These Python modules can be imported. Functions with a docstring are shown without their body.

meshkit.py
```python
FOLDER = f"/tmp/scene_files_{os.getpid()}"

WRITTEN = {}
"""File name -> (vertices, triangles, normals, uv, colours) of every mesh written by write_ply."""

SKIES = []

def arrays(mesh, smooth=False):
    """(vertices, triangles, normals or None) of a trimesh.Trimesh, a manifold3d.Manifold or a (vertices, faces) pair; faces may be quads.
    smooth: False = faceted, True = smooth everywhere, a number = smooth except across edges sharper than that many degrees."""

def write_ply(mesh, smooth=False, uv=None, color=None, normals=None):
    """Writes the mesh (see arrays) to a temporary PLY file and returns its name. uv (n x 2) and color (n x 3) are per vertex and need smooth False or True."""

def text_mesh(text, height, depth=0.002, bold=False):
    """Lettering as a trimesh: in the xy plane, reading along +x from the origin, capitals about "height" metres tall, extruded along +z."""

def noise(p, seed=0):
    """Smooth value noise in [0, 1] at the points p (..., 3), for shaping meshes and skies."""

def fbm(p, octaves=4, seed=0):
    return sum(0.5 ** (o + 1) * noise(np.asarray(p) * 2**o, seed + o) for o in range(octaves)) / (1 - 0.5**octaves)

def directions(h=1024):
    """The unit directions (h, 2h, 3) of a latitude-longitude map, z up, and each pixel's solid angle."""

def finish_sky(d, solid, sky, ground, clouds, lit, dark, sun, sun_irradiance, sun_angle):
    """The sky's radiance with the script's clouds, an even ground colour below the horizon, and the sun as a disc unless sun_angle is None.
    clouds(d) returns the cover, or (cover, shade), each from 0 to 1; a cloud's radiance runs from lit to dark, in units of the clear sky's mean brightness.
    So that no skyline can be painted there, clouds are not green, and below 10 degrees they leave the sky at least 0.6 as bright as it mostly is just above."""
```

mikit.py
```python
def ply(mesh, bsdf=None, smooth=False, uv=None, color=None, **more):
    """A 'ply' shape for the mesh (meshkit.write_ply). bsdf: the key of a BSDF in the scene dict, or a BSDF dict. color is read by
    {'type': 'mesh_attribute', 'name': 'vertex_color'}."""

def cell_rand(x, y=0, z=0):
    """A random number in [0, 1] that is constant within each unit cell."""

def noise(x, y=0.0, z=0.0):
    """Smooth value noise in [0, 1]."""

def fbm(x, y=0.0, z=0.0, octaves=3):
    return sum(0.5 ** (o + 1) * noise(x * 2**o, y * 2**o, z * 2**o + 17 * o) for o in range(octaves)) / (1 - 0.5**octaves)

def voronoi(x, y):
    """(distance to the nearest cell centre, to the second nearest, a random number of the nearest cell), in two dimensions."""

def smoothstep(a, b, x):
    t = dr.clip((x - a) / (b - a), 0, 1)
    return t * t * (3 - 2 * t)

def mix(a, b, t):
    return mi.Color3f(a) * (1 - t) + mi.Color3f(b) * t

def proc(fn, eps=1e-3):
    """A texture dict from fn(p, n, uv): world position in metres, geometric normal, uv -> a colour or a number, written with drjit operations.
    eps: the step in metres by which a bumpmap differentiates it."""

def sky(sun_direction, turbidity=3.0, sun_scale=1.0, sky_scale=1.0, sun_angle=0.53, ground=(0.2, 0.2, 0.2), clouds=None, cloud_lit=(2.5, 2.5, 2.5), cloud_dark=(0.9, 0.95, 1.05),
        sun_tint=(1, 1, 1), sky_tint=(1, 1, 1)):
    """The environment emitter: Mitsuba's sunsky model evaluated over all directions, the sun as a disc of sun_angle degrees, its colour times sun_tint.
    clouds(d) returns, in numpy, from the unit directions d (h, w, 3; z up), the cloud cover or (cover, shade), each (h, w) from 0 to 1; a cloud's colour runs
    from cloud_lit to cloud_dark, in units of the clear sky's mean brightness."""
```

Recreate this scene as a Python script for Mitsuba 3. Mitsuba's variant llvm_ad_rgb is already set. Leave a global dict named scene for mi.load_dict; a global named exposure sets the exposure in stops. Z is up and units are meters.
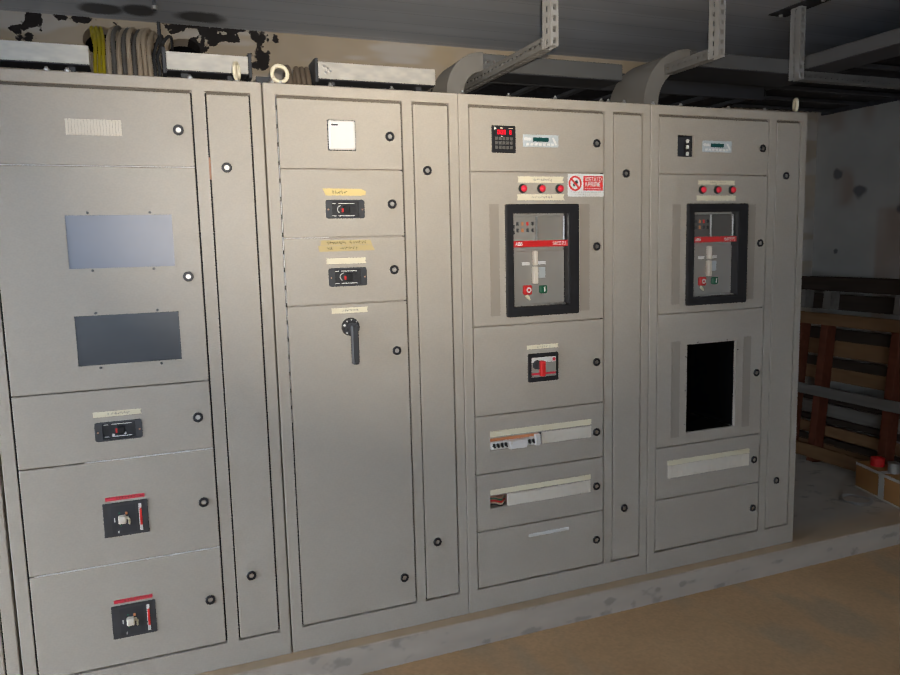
import math, random
import numpy as np, trimesh, mitsuba as mi, mikit, meshkit
import manifold3d as m3
from shapely.geometry import Polygon, Point, box as sbox
from mikit import proc, noise, fbm, smoothstep, mix, cell_rand
import drjit as dr
T = mi.ScalarTransform4f
scene, labels = {'type': 'scene'}, {}
rng = random.Random(7)

# ------------------------------------------------------------------ camera, light, exposure
F_PX, YAW, PITCH, ROLL = 738.99, 0.3767, -0.1253, -0.0243
EYE = np.array([-0.3708, -2.561, 1.4564])
_f = np.array([math.sin(YAW)*math.cos(PITCH), math.cos(YAW)*math.cos(PITCH), math.sin(PITCH)])
_r = np.array([math.cos(YAW), -math.sin(YAW), 0.0]); _u = np.cross(_r, _f)
RIGHT, UP = math.cos(ROLL)*_r + math.sin(ROLL)*_u, -math.sin(ROLL)*_r + math.cos(ROLL)*_u
scene['camera'] = {'type': 'perspective', 'fov': math.degrees(2*math.atan(450/F_PX)), 'fov_axis': 'x', 'near_clip': 0.05, 'far_clip': 60.0,
                   'to_world': T().look_at(origin=EYE.tolist(), target=(EYE+_f).tolist(), up=UP.tolist())}
# the camera's flash: a small lamp just above the lens and to its right
FLASH = EYE + 0.055*UP + 0.03*RIGHT
AIM = np.array([0.62, 0.0, 2.08])
scene['flash'] = {'type': 'spot', 'to_world': T().look_at(origin=FLASH.tolist(), target=AIM.tolist(), up=[0, 0, 1]),
                  'intensity': {'type': 'rgb', 'value': [25.5, 22.8, 19.0]}, 'cutoff_angle': 29.5, 'beam_width': 4.0}
# cool daylight through the left end and the added rear opening
scene['hall_light'] = {'type': 'constant', 'radiance': {'type': 'rgb', 'value': [4.3, 5.15, 6.2]}}
exposure = 0.0

# ------------------------------------------------------------------ materials
def two(b): return {'type': 'twosided', 'b': b}
def pr_(col, rough=0.5, spec=0.5, metal=0.0, **k):
    c = col if isinstance(col, dict) else {'type': 'rgb', 'value': list(col)}
    return two({'type': 'principled', 'base_color': c, 'roughness': rough, 'specular': spec, 'metallic': metal, **k})
def V(p, s): return p.x*s, p.y*s, p.z*s
def paint_fn(p, n, uv):
    a = fbm(*V(p, 3.0)); g = noise(*V(p, 260.0))
    return mix((0.44, 0.395, 0.335), (0.47, 0.425, 0.36), a) * (0.96 + 0.08*g)
scene['m_paint'] = pr_(proc(paint_fn), 0.44, 0.58)
scene['m_strip'] = pr_((0.37, 0.325, 0.27), 0.6, 0.3)
scene['m_gap_shade'] = pr_((0.17, 0.145, 0.115), 0.7, 0.2)  # brown of the shadow band in the gap above the doors
scene['m_gasket'] = pr_((0.016, 0.016, 0.017), 0.6, 0.3)
scene['m_black'] = pr_((0.018, 0.018, 0.02), 0.42, 0.5)
scene['m_void'] = pr_((0.004, 0.004, 0.004), 0.9, 0.05)  # near-black, paints the shade inside holes and openings
scene['m_dark'] = pr_((0.05, 0.052, 0.057), 0.35, 0.5)
scene['m_panel_sheen'] = pr_((0.20, 0.215, 0.275), 0.38, 0.7)  # reflected flash sheen put into the base colour
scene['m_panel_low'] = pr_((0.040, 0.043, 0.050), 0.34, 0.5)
scene['m_core'] = pr_((0.60, 0.57, 0.53), 0.45, 0.5, 1.0)
scene['m_strut_dark'] = pr_((0.20, 0.195, 0.185), 0.45, 0.5, 0.4)
scene['m_pouch'] = pr_((0.30, 0.285, 0.255), 0.16, 0.6)
scene['m_chrome'] = pr_((0.75, 0.73, 0.70), 0.25, 0.5, 1.0)
scene['m_steel'] = pr_((0.50, 0.49, 0.47), 0.45, 0.5, 0.85)
scene['m_white'] = pr_((0.82, 0.81, 0.79), 0.4, 0.4)
scene['m_offwhite'] = pr_((0.80, 0.74, 0.64), 0.5, 0.4)
scene['m_cream'] = pr_((0.86, 0.79, 0.60), 0.55, 0.35)
scene['m_yellow_tape'] = pr_((0.78, 0.62, 0.27), 0.55, 0.35)
scene['m_old_tape'] = pr_((0.58, 0.46, 0.23), 0.6, 0.3)
scene['m_ink'] = pr_((0.16, 0.12, 0.06), 0.7, 0.2)
scene['m_print'] = pr_((0.35, 0.32, 0.27), 0.7, 0.2)
scene['m_red'] = pr_((0.72, 0.03, 0.03), 0.4, 0.4)
scene['m_red_strip'] = pr_((0.70, 0.045, 0.075), 0.5, 0.4)
scene['m_lens'] = pr_((0.85, 0.03, 0.06), 0.25, 0.6)
scene['m_green'] = pr_((0.02, 0.13, 0.07), 0.4, 0.4)
scene['m_orange'] = pr_((0.66, 0.27, 0.12), 0.5, 0.4)
scene['m_copper'] = pr_((0.50, 0.27, 0.18), 0.5, 0.4)
scene['m_relay'] = pr_((0.55, 0.60, 0.62), 0.4, 0.4)
scene['m_lcd'] = pr_((0.01, 0.07, 0.07), 0.2, 0.6)
scene['m_breaker_grey'] = pr_((0.33, 0.315, 0.285), 0.5, 0.4)
scene['m_breaker_dark'] = pr_((0.12, 0.115, 0.105), 0.5, 0.4)
scene['m_digit'] = {'type': 'diffuse', 'reflectance': {'type': 'rgb', 'value': [0.5, 0.01, 0.02]}}
scene['m_pane'] = {'type': 'thindielectric', 'int_ior': 1.49}
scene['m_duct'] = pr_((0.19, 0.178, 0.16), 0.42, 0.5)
scene['m_duct_shaded'] = pr_((0.10, 0.10, 0.098), 0.5, 0.5)  # darker copy of the duct grey, shade put into the colour
scene['m_cable_black'] = pr_((0.009, 0.009, 0.011), 0.36, 0.5)
scene['m_cable_beige'] = pr_((0.40, 0.32, 0.235), 0.6, 0.3)
scene['m_cable_grey'] = pr_((0.12, 0.11, 0.10), 0.6, 0.3)
scene['m_cable_brown'] = pr_((0.15, 0.115, 0.085), 0.55, 0.3)
scene['m_cable_dark'] = pr_((0.05, 0.05, 0.052), 0.5, 0.3)
scene['m_cable_yellow'] = pr_((0.36, 0.285, 0.012), 0.5, 0.35)
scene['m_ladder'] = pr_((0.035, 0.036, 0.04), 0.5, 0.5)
def galv_fn(p, n, uv):
    a = fbm(p.x*22, p.y*22, p.z*40)
    return mix((0.46, 0.44, 0.41), (0.76, 0.71, 0.62), a)
scene['m_galv'] = pr_(proc(galv_fn), 0.48, 0.5, 0.35)
scene['m_strut'] = pr_((0.45, 0.44, 0.42), 0.4, 0.5, 0.45)
def blob(p, cx, cz, rx, rz, wob, s=22.0):
    d = dr.sqrt(dr.square((p.x-cx)/rx) + dr.square((p.z-cz)/rz))
    return 1 - smoothstep(0.8, 0.95, d + wob*(fbm(p.x*s, p.z*s, 4.0, 4)-0.5)*3.4)
def plaster_fn(p, n, uv):
    c = mix((0.32, 0.26, 0.19), (0.45, 0.37, 0.28), fbm(p.x*3.2, p.z*5.0, 1.0))
    c = mix(c, (0.40, 0.30, 0.17), 0.4*smoothstep(0.60, 0.80, fbm(p.x*4.5, p.z*7.0, 8.0)))
    c = mix(c, (0.44, 0.41, 0.38), 0.7*smoothstep(0.52, 0.66, fbm(p.x*2.4+5, p.z*9.0, 3.0)))
    s = mi.Float(0)
    for b in ((-.80, 2.435, .07, .07, .7), (-.60, 2.475, .12, .018, 1.0), (-.12, 2.475, .12, .034, .9), (-.09, 2.42, .045, .06, 1.0), (.175, 2.43, .055, .13, .7), (.04, 2.475, .17, .013, 1.0), (.02, 2.43, .09, .03, 2.2), (.24, 2.45, .02, .035, 1.2)):
        s = dr.maximum(s, blob(p, *b))
    return mix(c, (0.022, 0.019, 0.018), s)
scene['m_plaster'] = pr_(proc(plaster_fn), 0.9, 0.15)
def ceil_fn(p, n, uv):
    board = dr.floor(p.y/0.14 + 0.3*noise(p.x*0.3))
    t = cell_rand(board, 3, 1)
    c = mix((0.25, 0.258, 0.272), (0.295, 0.303, 0.318), t)
    c = c * (0.88 + 0.24*fbm(p.x*1.6, p.y*9.0, 2.0))
    fr = dr.abs(p.y/0.14 - dr.floor(p.y/0.14) - 0.5)
    c = c * (1 - 0.14*smoothstep(0.45, 0.495, fr))
    s = mi.Float(0)
    for cx, cy, rx, ry in ((-.50, 1.02, .10, .09), (-.36, 1.0, .08, .09), (-.11, 1.02, .13, .10)):
        d = dr.sqrt(dr.square((p.x-cx)/rx) + dr.square((p.y-cy)/ry))
        s = dr.maximum(s, 1 - smoothstep(0.6, 1.05, d + 0.5*(fbm(p.x*9, p.y*9, 5.0)-0.5)))
    return mix(c, (0.03, 0.028, 0.027), 0.85*s)
scene['m_ceiling'] = two({'type': 'bumpmap', 'arbitrary': proc(lambda p, n, uv: 0.0015*fbm(p.x*2.0, p.y*14.0, 1.0), 4e-3), 'scale': 1.0,
                          'b': {'type': 'principled', 'base_color': proc(ceil_fn), 'roughness': 0.75, 'specular': 0.25}})
def conc_fn(p, n, uv):
    c = mix((0.27, 0.255, 0.225), (0.42, 0.39, 0.35), fbm(p.y*2.4, p.z*3.2, 1.0, 4))
    c = mix(c, (0.24, 0.13, 0.075), 0.55*smoothstep(0.55, 0.8, noise(p.y*9, p.z*1.2, 2.0)) * smoothstep(0.4, 0.6, noise(p.y*3.0, p.z*4.0, 9.0)))
    s = mi.Float(0)
    for cy, cz, r in ((.98, 1.84, .04), (.82, 1.72, .045), (.42, 1.86, .045), (.55, 1.60, .03), (.98, 1.35, .02)):
        d = dr.sqrt(dr.square(p.y-cy) + dr.square(p.z-cz))/r
        s = dr.maximum(s, 1-smoothstep(0.5, 1.15, d + 0.6*(noise(p.y*30, p.z*30)-0.5)))
    return mix(c, (0.05, 0.05, 0.055), 0.75*s)
scene['m_concrete_wall'] = pr_(proc(conc_fn), 0.85, 0.2)
def slab_fn(p, n, uv):
    dust = smoothstep(-0.06, -0.045, p.y) * smoothstep(-0.01, -0.002, p.z)
    c = mix((0.42, 0.365, 0.305), (0.54, 0.475, 0.40), fbm(p.x*5, p.y*5, p.z*14))
    c = c * (1 - 0.28*smoothstep(0.62, 0.8, fbm(p.x*16, p.y*16, p.z*20)))
    warm = mix((0.50, 0.35, 0.22), (0.42, 0.32, 0.22), fbm(p.x*7, p.y*20, 3.0))
    return mix(c, warm, dust*(1-smoothstep(0.02, 0.2, p.y)))
scene['m_slab'] = pr_(proc(slab_fn), 0.85, 0.2)
def floor_fn(p, n, uv):
    c = mix((0.42, 0.255, 0.13), (0.60, 0.385, 0.21), fbm(p.x*2.2, p.y*2.2, 1.0, 4))
    c = mix(c, (0.40, 0.30, 0.20), 0.6*smoothstep(0.5, 0.75, fbm(p.x*6.0, p.y*2.0, 6.0)))
    return c * (0.9 + 0.2*fbm(p.x*90, p.y*90, 2.0))
scene['m_floor'] = pr_(proc(floor_fn), 0.75, 0.25)
def wood_fn(a, b):
    def fn(p, n, uv):
        g = fbm(p.x*6, p.y*6, p.z*6) ; h = noise(p.y*4 + 3*g, p.z*60, p.x*60)
        return mix(a, b, 0.6*h + 0.4*g)
    return fn
scene['m_wood'] = pr_(proc(wood_fn((0.15, 0.075, 0.032), (0.26, 0.145, 0.07))), 0.75, 0.2)
scene['m_wood_red'] = pr_(proc(wood_fn((0.11, 0.032, 0.016), (0.17, 0.055, 0.028))), 0.75, 0.2)
scene['m_wood_grey'] = pr_(proc(wood_fn((0.14, 0.125, 0.105), (0.21, 0.19, 0.165))), 0.8, 0.2)
scene['m_wood_dark'] = pr_(proc(wood_fn((0.03, 0.02, 0.014), (0.05, 0.034, 0.024))), 0.8, 0.2)
scene['m_carton'] = pr_((0.42, 0.20, 0.07), 0.7, 0.25)
scene['m_packing_tape'] = pr_((0.55, 0.52, 0.47), 0.4, 0.4)

# ------------------------------------------------------------------ mesh helpers
def tm(m):
    if isinstance(m, m3.Manifold):
        k = m.to_mesh(); return trimesh.Trimesh(np.array(k.vert_properties[:, :3]), np.array(k.tri_verts), process=False)
    return m
def cat(*ms): return trimesh.util.concatenate([tm(m) for m in ms])
def bx(x0, x1, y0, y1, z0, z1, c=0.0):
    if c <= 0:
        return m3.Manifold.cube([x1-x0, y1-y0, z1-z0]).translate([x0, y0, z0])
    P = []
    for x, sx in ((x0, 1), (x1, -1)):
        for y, sy in ((y0, 1), (y1, -1)):
            for z, sz in ((z0, 1), (z1, -1)):
                P += [[x+sx*c, y+sy*c, z], [x+sx*c, y, z+sz*c], [x, y+sy*c, z+sz*c]]
    return m3.Manifold.hull_points(np.array(P))
def hull(pts): return m3.Manifold.hull_points(np.array(pts, float))
def cyl_y(x, z, r, y0, y1, n=24, r1=None):
    """cylinder along y from y0 (back) to y1 (front, nearer the camera)"""
    a = np.arange(n)*2*math.pi/n; r1 = r if r1 is None else r1
    return hull([[x+r*math.cos(t), y0, z+r*math.sin(t)] for t in a] + [[x+r1*math.cos(t), y1, z+r1*math.sin(t)] for t in a])
def cyl_z(x, y, r, z0, z1, n=12):
    a = np.arange(n)*2*math.pi/n
    return hull([[x+r*math.cos(t), y+r*math.sin(t), z] for t in a for z in (z0, z1)])
def prism_y(poly, y0, y1):
    """shapely polygon in (x, z), front face at y0 (smaller y), back at y1"""
    out = []
    for g in getattr(poly, 'geoms', [poly]):
        e = trimesh.creation.extrude_polygon(g, y1-y0, engine='earcut')
        v = np.array(e.vertices); e.vertices = np.c_[v[:, 0], y1-v[:, 2], v[:, 1]]   # (x, z) with depth towards -y: a rotation
        out.append(e)
    return trimesh.util.concatenate(out)
def rrect(x0, x1, z0, z1, r): return sbox(x0+r, z0+r, x1-r, z1-r).buffer(r, 6)
def spline(P, n=12):
    P = np.array(P, float); Q = np.vstack([2*P[0]-P[1], P, 2*P[-1]-P[-2]]); out = []
    for i in range(1, len(Q)-2):
        for t in np.linspace(0, 1, n, endpoint=False):
            a, b, c, d = Q[i-1:i+3]
            out.append(0.5*(2*b + (c-a)*t + (2*a-5*b+4*c-d)*t*t + (3*b-a-3*c+d)*t**3))
    return np.array(out + [P[-1]])
def tube(P, r, sides=12, closed=False):
    P = np.array(P, float); n = len(P)
    t = np.gradient(P, axis=0) if not closed else np.roll(P, -1, 0)-np.roll(P, 1, 0)
    t /= np.linalg.norm(t, axis=1, keepdims=True)
    u = np.cross(t[0], [0.3, 0.5, 0.81]); u /= np.linalg.norm(u); U = []
    for k in range(n):
        u = u - t[k]*(u@t[k]); u /= np.linalg.norm(u); U.append(u)
    U = np.array(U); W = np.cross(t, U); a = np.arange(sides)*2*math.pi/sides
    v = (P[:, None] + r*(np.cos(a)[None, :, None]*U[:, None] + np.sin(a)[None, :, None]*W[:, None])).reshape(-1, 3)
    f = []
    for i in range(n if closed else n-1):
        for j in range(sides):
            p, q = i*sides+j, i*sides+(j+1) % sides; s_, q2 = ((i+1) % n)*sides+j, ((i+1) % n)*sides+(j+1) % sides
            f += [[p, q, q2], [p, q2, s_]]
    if not closed:
        v = np.vstack([v, P[:1], P[-1:]]); e = (n-1)*sides; N = n*sides
        for j in range(sides):
            f += [[N, (j+1) % sides, j], [N+1, e+j, e+(j+1) % sides]]
    return trimesh.Trimesh(v, f, process=False)
def lettering(text, h, x, z, y, depth=0.0006, w=None, bold=True):
    """raised lettering on a face looking towards -y: left end at x, foot at z"""
    e = meshkit.text_mesh(text, h, depth, bold=bold); v = np.array(e.vertices)
    if w: v[:, 0] *= w/(v[:, 0].max()-v[:, 0].min())
    e.vertices = np.c_[v[:, 0]-v[:, 0].min()+x, y-v[:, 2], v[:, 1]+z]
    return e
def scribble(x0, x1, z, h, n, y, seed):
    """an illegible hand-written word: short uneven strokes"""
    r = random.Random(seed); out = []
    for k in range(n):
        x = x0+(x1-x0)*(k+0.5)/n
        for _ in range(2):
            a = r.uniform(-1.2, 1.2); L = h*r.uniform(0.35, 0.6); c = (x+r.uniform(-.25, .25)*h, z+r.uniform(-.15, .15)*h)
            dx, dz = math.sin(a)*L, math.cos(a)*L; nx, nz = dz/L*h*.08, -dx/L*h*.08
            out.append(prism_y(Polygon([(c[0]-dx+nx, c[1]-dz+nz), (c[0]+dx+nx, c[1]+dz+nz), (c[0]+dx-nx, c[1]+dz-nz), (c[0]-dx-nx, c[1]-dz-nz)]), y-0.0004, y))
    return cat(*out)

def key_of(name):
    if not any(k == name or k.startswith(name+'__') for k in scene) and name not in labels: return name
    i = 1
    while f'{name}_{i:03d}' in labels or any(k == f'{name}_{i:03d}' or k.startswith(f'{name}_{i:03d}__') for k in scene): i += 1
    return f'{name}_{i:03d}'
def thing(name, label, cat_, group=None, kind=None):
    k = key_of(name); labels[k] = {'label': label, 'category': cat_}
    if group: labels[k]['group'] = group
    if kind: labels[k]['kind'] = kind
    return k
def obj(name, mesh, mat, parent=None, smooth=False, label=None):
    k = key_of(f'{parent}__{name}' if parent else name)
    scene[k] = mikit.ply(tm(mesh), mat, smooth=smooth)
    if label: labels[k] = {**labels.get(k, {}), 'label': label}
    return k
def single(name, mesh, mat, label, cat_, group=None, smooth=False, kind=None):
    k = key_of(name); scene[k] = mikit.ply(tm(mesh), mat, smooth=smooth)
    labels[k] = {'label': label, 'category': cat_}
    if group: labels[k]['group'] = group
    if kind: labels[k]['kind'] = kind
    return k
def struct(name, mesh, mat, label, cat_):
    return single(name, mesh, mat, label, cat_, kind='structure')

# ------------------------------------------------------------------ the setting
ZC, YB, XR, ZF = 2.48, 1.157, 3.72, -0.11
struct('floor', bx(-9.0, 4.2, -6.0, -0.055, ZF-0.1, ZF), 'm_floor', 'reddish brown concrete floor in front of the raised plinth', 'floor')
struct('plinth', bx(-5.0, 4.2, -0.055, YB+0.3, ZF-0.1, 0.0, 0.004), 'm_slab', 'low grey concrete plinth with dusty top edge under the cabinets', 'plinth')
struct('ceiling', bx(-2.6, 4.2, -4.75, YB+0.3, ZC, ZC+0.12), 'm_ceiling', 'dark grey board-marked concrete ceiling', 'ceiling')
wall = sbox(-2.45, 0.0, 4.2, ZC)
for cx, cz, rx, rz in ((-.522, 2.385, .072, .062), (-.365, 2.385, .095, .06), (-.175, 2.375, .07, .045)):
    wall = wall.difference(Polygon([(cx+rx*math.cos(t), cz+rz*math.sin(t)) for t in np.linspace(0, 2*math.pi, 40)[:-1]]))
struct('wall_back', prism_y(wall, YB, YB+0.14), 'm_plaster', 'peeling beige plaster wall with black damp stains behind the cabinets', 'wall')
obj('wall_cavity', bx(-.80, .0, YB+0.135, YB+0.15, 2.2, 2.46), 'm_void', 'wall_back', label='black sheet painting the dark inside of the cable holes')
struct('wall_right', bx(XR, XR+0.15, -4.75, YB, ZF, ZC), 'm_concrete_wall', 'stained grey concrete wall to the right of the cabinets', 'wall')
struct('wall_left', cat(bx(-2.6, -2.45, -4.6, -1.9, ZF, ZC), bx(-2.6, -2.45, -1.9, YB, 1.62, ZC)), 'm_concrete_wall', 'unseen grey concrete wall and lintel added left of the row to limit daylight', 'wall')  # added out of view; wall and lintel shape the daylight
struct('wall_rear', bx(-2.6, XR, -4.75, -4.6, ZF, ZC) - bx(-2.2, .35, -4.9, -4.5, .90, 2.3), 'm_concrete_wall', 'unseen grey concrete wall opposite the cabinets, its opening added for cool fill light', 'wall')  # opening cut into the unseen wall to let sky fill reach the doors

# ------------------------------------------------------------------ switchboard cabinets
GRID = 0.11625; ZT, ZB = 1.955, 0.095
def gz(k): return ZT - GRID*k
D = 0.60           # cabinet depth
def carcass(x0, x1, openings, pockets, bolts, t):
    m = bx(x0+.0012, x1-.0012, 0.0, D, 0.0, 2.0, 0.0025)
    for a, b in openings:
        m = m - bx(a-.0055, b+.0055, -.01, .022, ZB-.005, ZT+.0085)
    for a, b, c, d, y in pockets:
        m = m - bx(a-.006, b+.006, .01, y, c-.006, d+.006)
    obj('carcass', m, 'm_paint', t)
    g = []
    for a, b in openings:
        for xa in (a-.0053, b-.002):
            g.append(bx(xa, xa+.0073, .013, .0215, ZB, ZT+.004))
        g.append(bx(a, b, .014, .0215, ZB-.0045, ZB+.004))
    obj('gasket', cat(*g), 'm_gasket', t, label='black rubber door gasket')
    for a, b in openings: obj('top_seal', bx(a, b, .012, .0215, ZT-.003, ZT+.0083), 'm_gap_shade', t)  # brown strip paints the shade in the top gap
    for x in bolts:
        obj('top_bolt', cat(cyl_z(x, .013, .0085, 2.0, 2.007, 6), cyl_z(x, .013, .0048, 2.006, 2.013, 8)), 'm_chrome', t)
def door(t, x0, x1, z0, z1, locks, holes=(), label=None):
    m = bx(x0, x1, 0.0, .016, z0+.002, z1-.002, 0.0016)
    for h in holes:
        m = m - (bx(*h[:2], -.01, .03, *h[2:]))
    d = obj('door', m, 'm_paint', t, label=label)
    for x, z in locks:
        ring = cyl_y(x, z, .0165, 0.0, -.004, 28) + cyl_y(x, z, .0165, -.004, -.006, 28, .0145)
        ring = ring - cyl_y(x, z, .0095, -.0015, -.02, 24)
        obj('lock_ring', ring, 'm_black', d, smooth=40)
        core = cyl_y(x, z, .0092, 0.0, -.0036, 24, .0076) - cyl_y(x, z, .0042, -.002, -.01, 3)
        obj('lock_core', core, 'm_core', d, smooth=40)
    return d
def hinges(t, x, zs):
    for z in zs:
        obj('hinge', cat(tube([(x, .004, z-.035), (x, .004, z), (x, .004, z+.035)], .0035, 8)), 'm_copper', t, smooth=40)
def cover_strip(t, x0, x1, z0, z1, sockets=True, lettered=0):
    k = obj('label_strip', bx(x0, x1, -.004, 0, z0, z1, .001), 'm_cream', t)
    if lettered: obj('print', scribble(x0+.3*(x1-x0), x0+.7*(x1-x0), (z0+z1)/2, (z1-z0)*.5, lettered, -.004, lettered*7), 'm_print', k)
    return k
def blanking(t, x0, x1, z0, z1, y=-.002, pitch=.0089):
    ms, n = [], max(1, round((x1-x0)/pitch)); w = (x1-x0)/n
    for i in range(n):
        ms.append(bx(x0+i*w+.0004, x0+(i+1)*w-.0004, y, .012, z0, z1, .0007))
    ms.append(bx(x0, x1, .002, .012, z0, z1))
    return obj('blanking_strip', cat(*ms), 'm_offwhite', t, label='row of narrow off-white blanking pieces')
def screws(t, pts, y=0.0, r=.0042, mat='m_dark'):
    for x, z in pts: obj('screw', cyl_y(x, z, r, y, y-.002, 10, r*.7), mat, t)
def slot_breaker(t, x0, x1, z0, z1, bracket, label):
    """flush black toggle housing, wide and low"""
    b = thing_part(t, 'circuit_breaker', label)
    w, h = x1-x0, z1-z0; R = rrect(x0, x1, z0, z1, .008); inner = rrect(x0+.022, x1-.02, z0+.004, z1-.005, .003)
    obj('bezel', prism_y(R.difference(inner), -.004, .004), 'm_dark', b)
    obj('recessed_face', bx(x0+.01, x1-.01, .012, .016, z0+.002, z1-.002), 'm_black', b)
    cx = x0+.5*w
    for zz in (z1-.0135, z0+.0085):
        for a, c in ((x0+.026, x0+.040), (x0+.048, x1-.032)): obj('marking', bx(a, c, .0112, .012, zz, zz+.0028), 'm_white', b)
    if bracket:
        a = np.linspace(math.radians(105), math.radians(235), 12)
        obj('dial_mark', tube([(cx-.008+.017*math.cos(s), .0105, z0+.5*h+.014*math.sin(s)) for s in a], .0017, 6), 'm_white', b)
    else:
        obj('dial_mark', cat(cyl_y(x0+.053, z0+.016, .0045, .012, .006, 10), cyl_y(x0+.088, z0+.018, .004, .012, .006, 10)), 'm_white', b)
    obj('toggle', bx(cx-.004, cx+.017, -.002, .014, z0+.018, z1-.02, .002), 'm_gasket', b)
    obj('indicator', bx(cx-.010, cx-.003, .003, .014, z0+.022, z0+.036, .001), 'm_red', b)
    for x in (x0+.009, x1-.008): obj('screw', cyl_y(x, z0+.48*h, .003, -.004, -.0055, 8), 'm_copper', b)
def thing_part(t, name, label):
    """a part that is drawn by its sub-parts; returns its key"""
    k = key_of(f'{t}__{name}'); labels[k] = {'label': label}; return k
def box_breaker(t, x0, x1, z0, z1, label):
    """moulded-case breaker with toggle seen through a square dark front"""
    b = thing_part(t, 'circuit_breaker', label); w, h = x1-x0, z1-z0
    P = lambda u, v: (x0+u*w, z0+v*h)
    obj('face', bx(x0, x1, -.005, .012, z0, z1, .0015), 'm_dark', b)
    obj('recess', bx(*sorted((P(.18, 0)[0], P(.72, 0)[0])), -.0056, -.003, P(0, .08)[1], P(0, .9)[1]), 'm_panel_low', b)
    x, z = P(.33, .40); obj('toggle', bx(x, x+.024, -.024, -.004, z, z+.026, .003), 'm_offwhite', b, label='pale grey toggle')
    obj('slider', cat(bx(x+.029, x+.035, -.012, -.004, z-.008, z+.014, .002), bx(x+.024, x+.031, -.012, -.004, z+.01, z+.02, .001)), 'm_cream', b)
    obj('trip_button', bx(x+.021, x+.029, -.012, -.004, z+.027, z+.035, .0015), 'm_orange', b, label='orange trip button')
    obj('terminal_mark', bx(x+.002, x+.007, -.008, -.005, z+.030, z+.036), 'm_green', b); obj('terminal_mark', bx(x+.004, x+.008, -.008, -.005, z-.012, z-.006), 'm_green', b)
    obj('white_mark', cat(bx(x-.013, x-.010, -.0065, -.005, z+.004, z+.018), bx(x-.004, x+.0, -.0065, -.005, z-.034, z-.026)), 'm_white', b)
    x, z = P(.80, .10); k = obj('red_strip', bx(x+.001, x+.008, -.0075, -.005, z+.018, z+h*.66), 'm_red', b, label='vertical red strip')
    obj('strip_edge', cat(bx(x-.001, x+.002, -.0072, -.005, z, z+h*.72), bx(x+.002, x+.008, -.0072, -.005, z, z+.018), bx(x-.001, x+.008, -.0072, -.005, z+h*.67, z+h*.8)), 'm_white', b)
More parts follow.
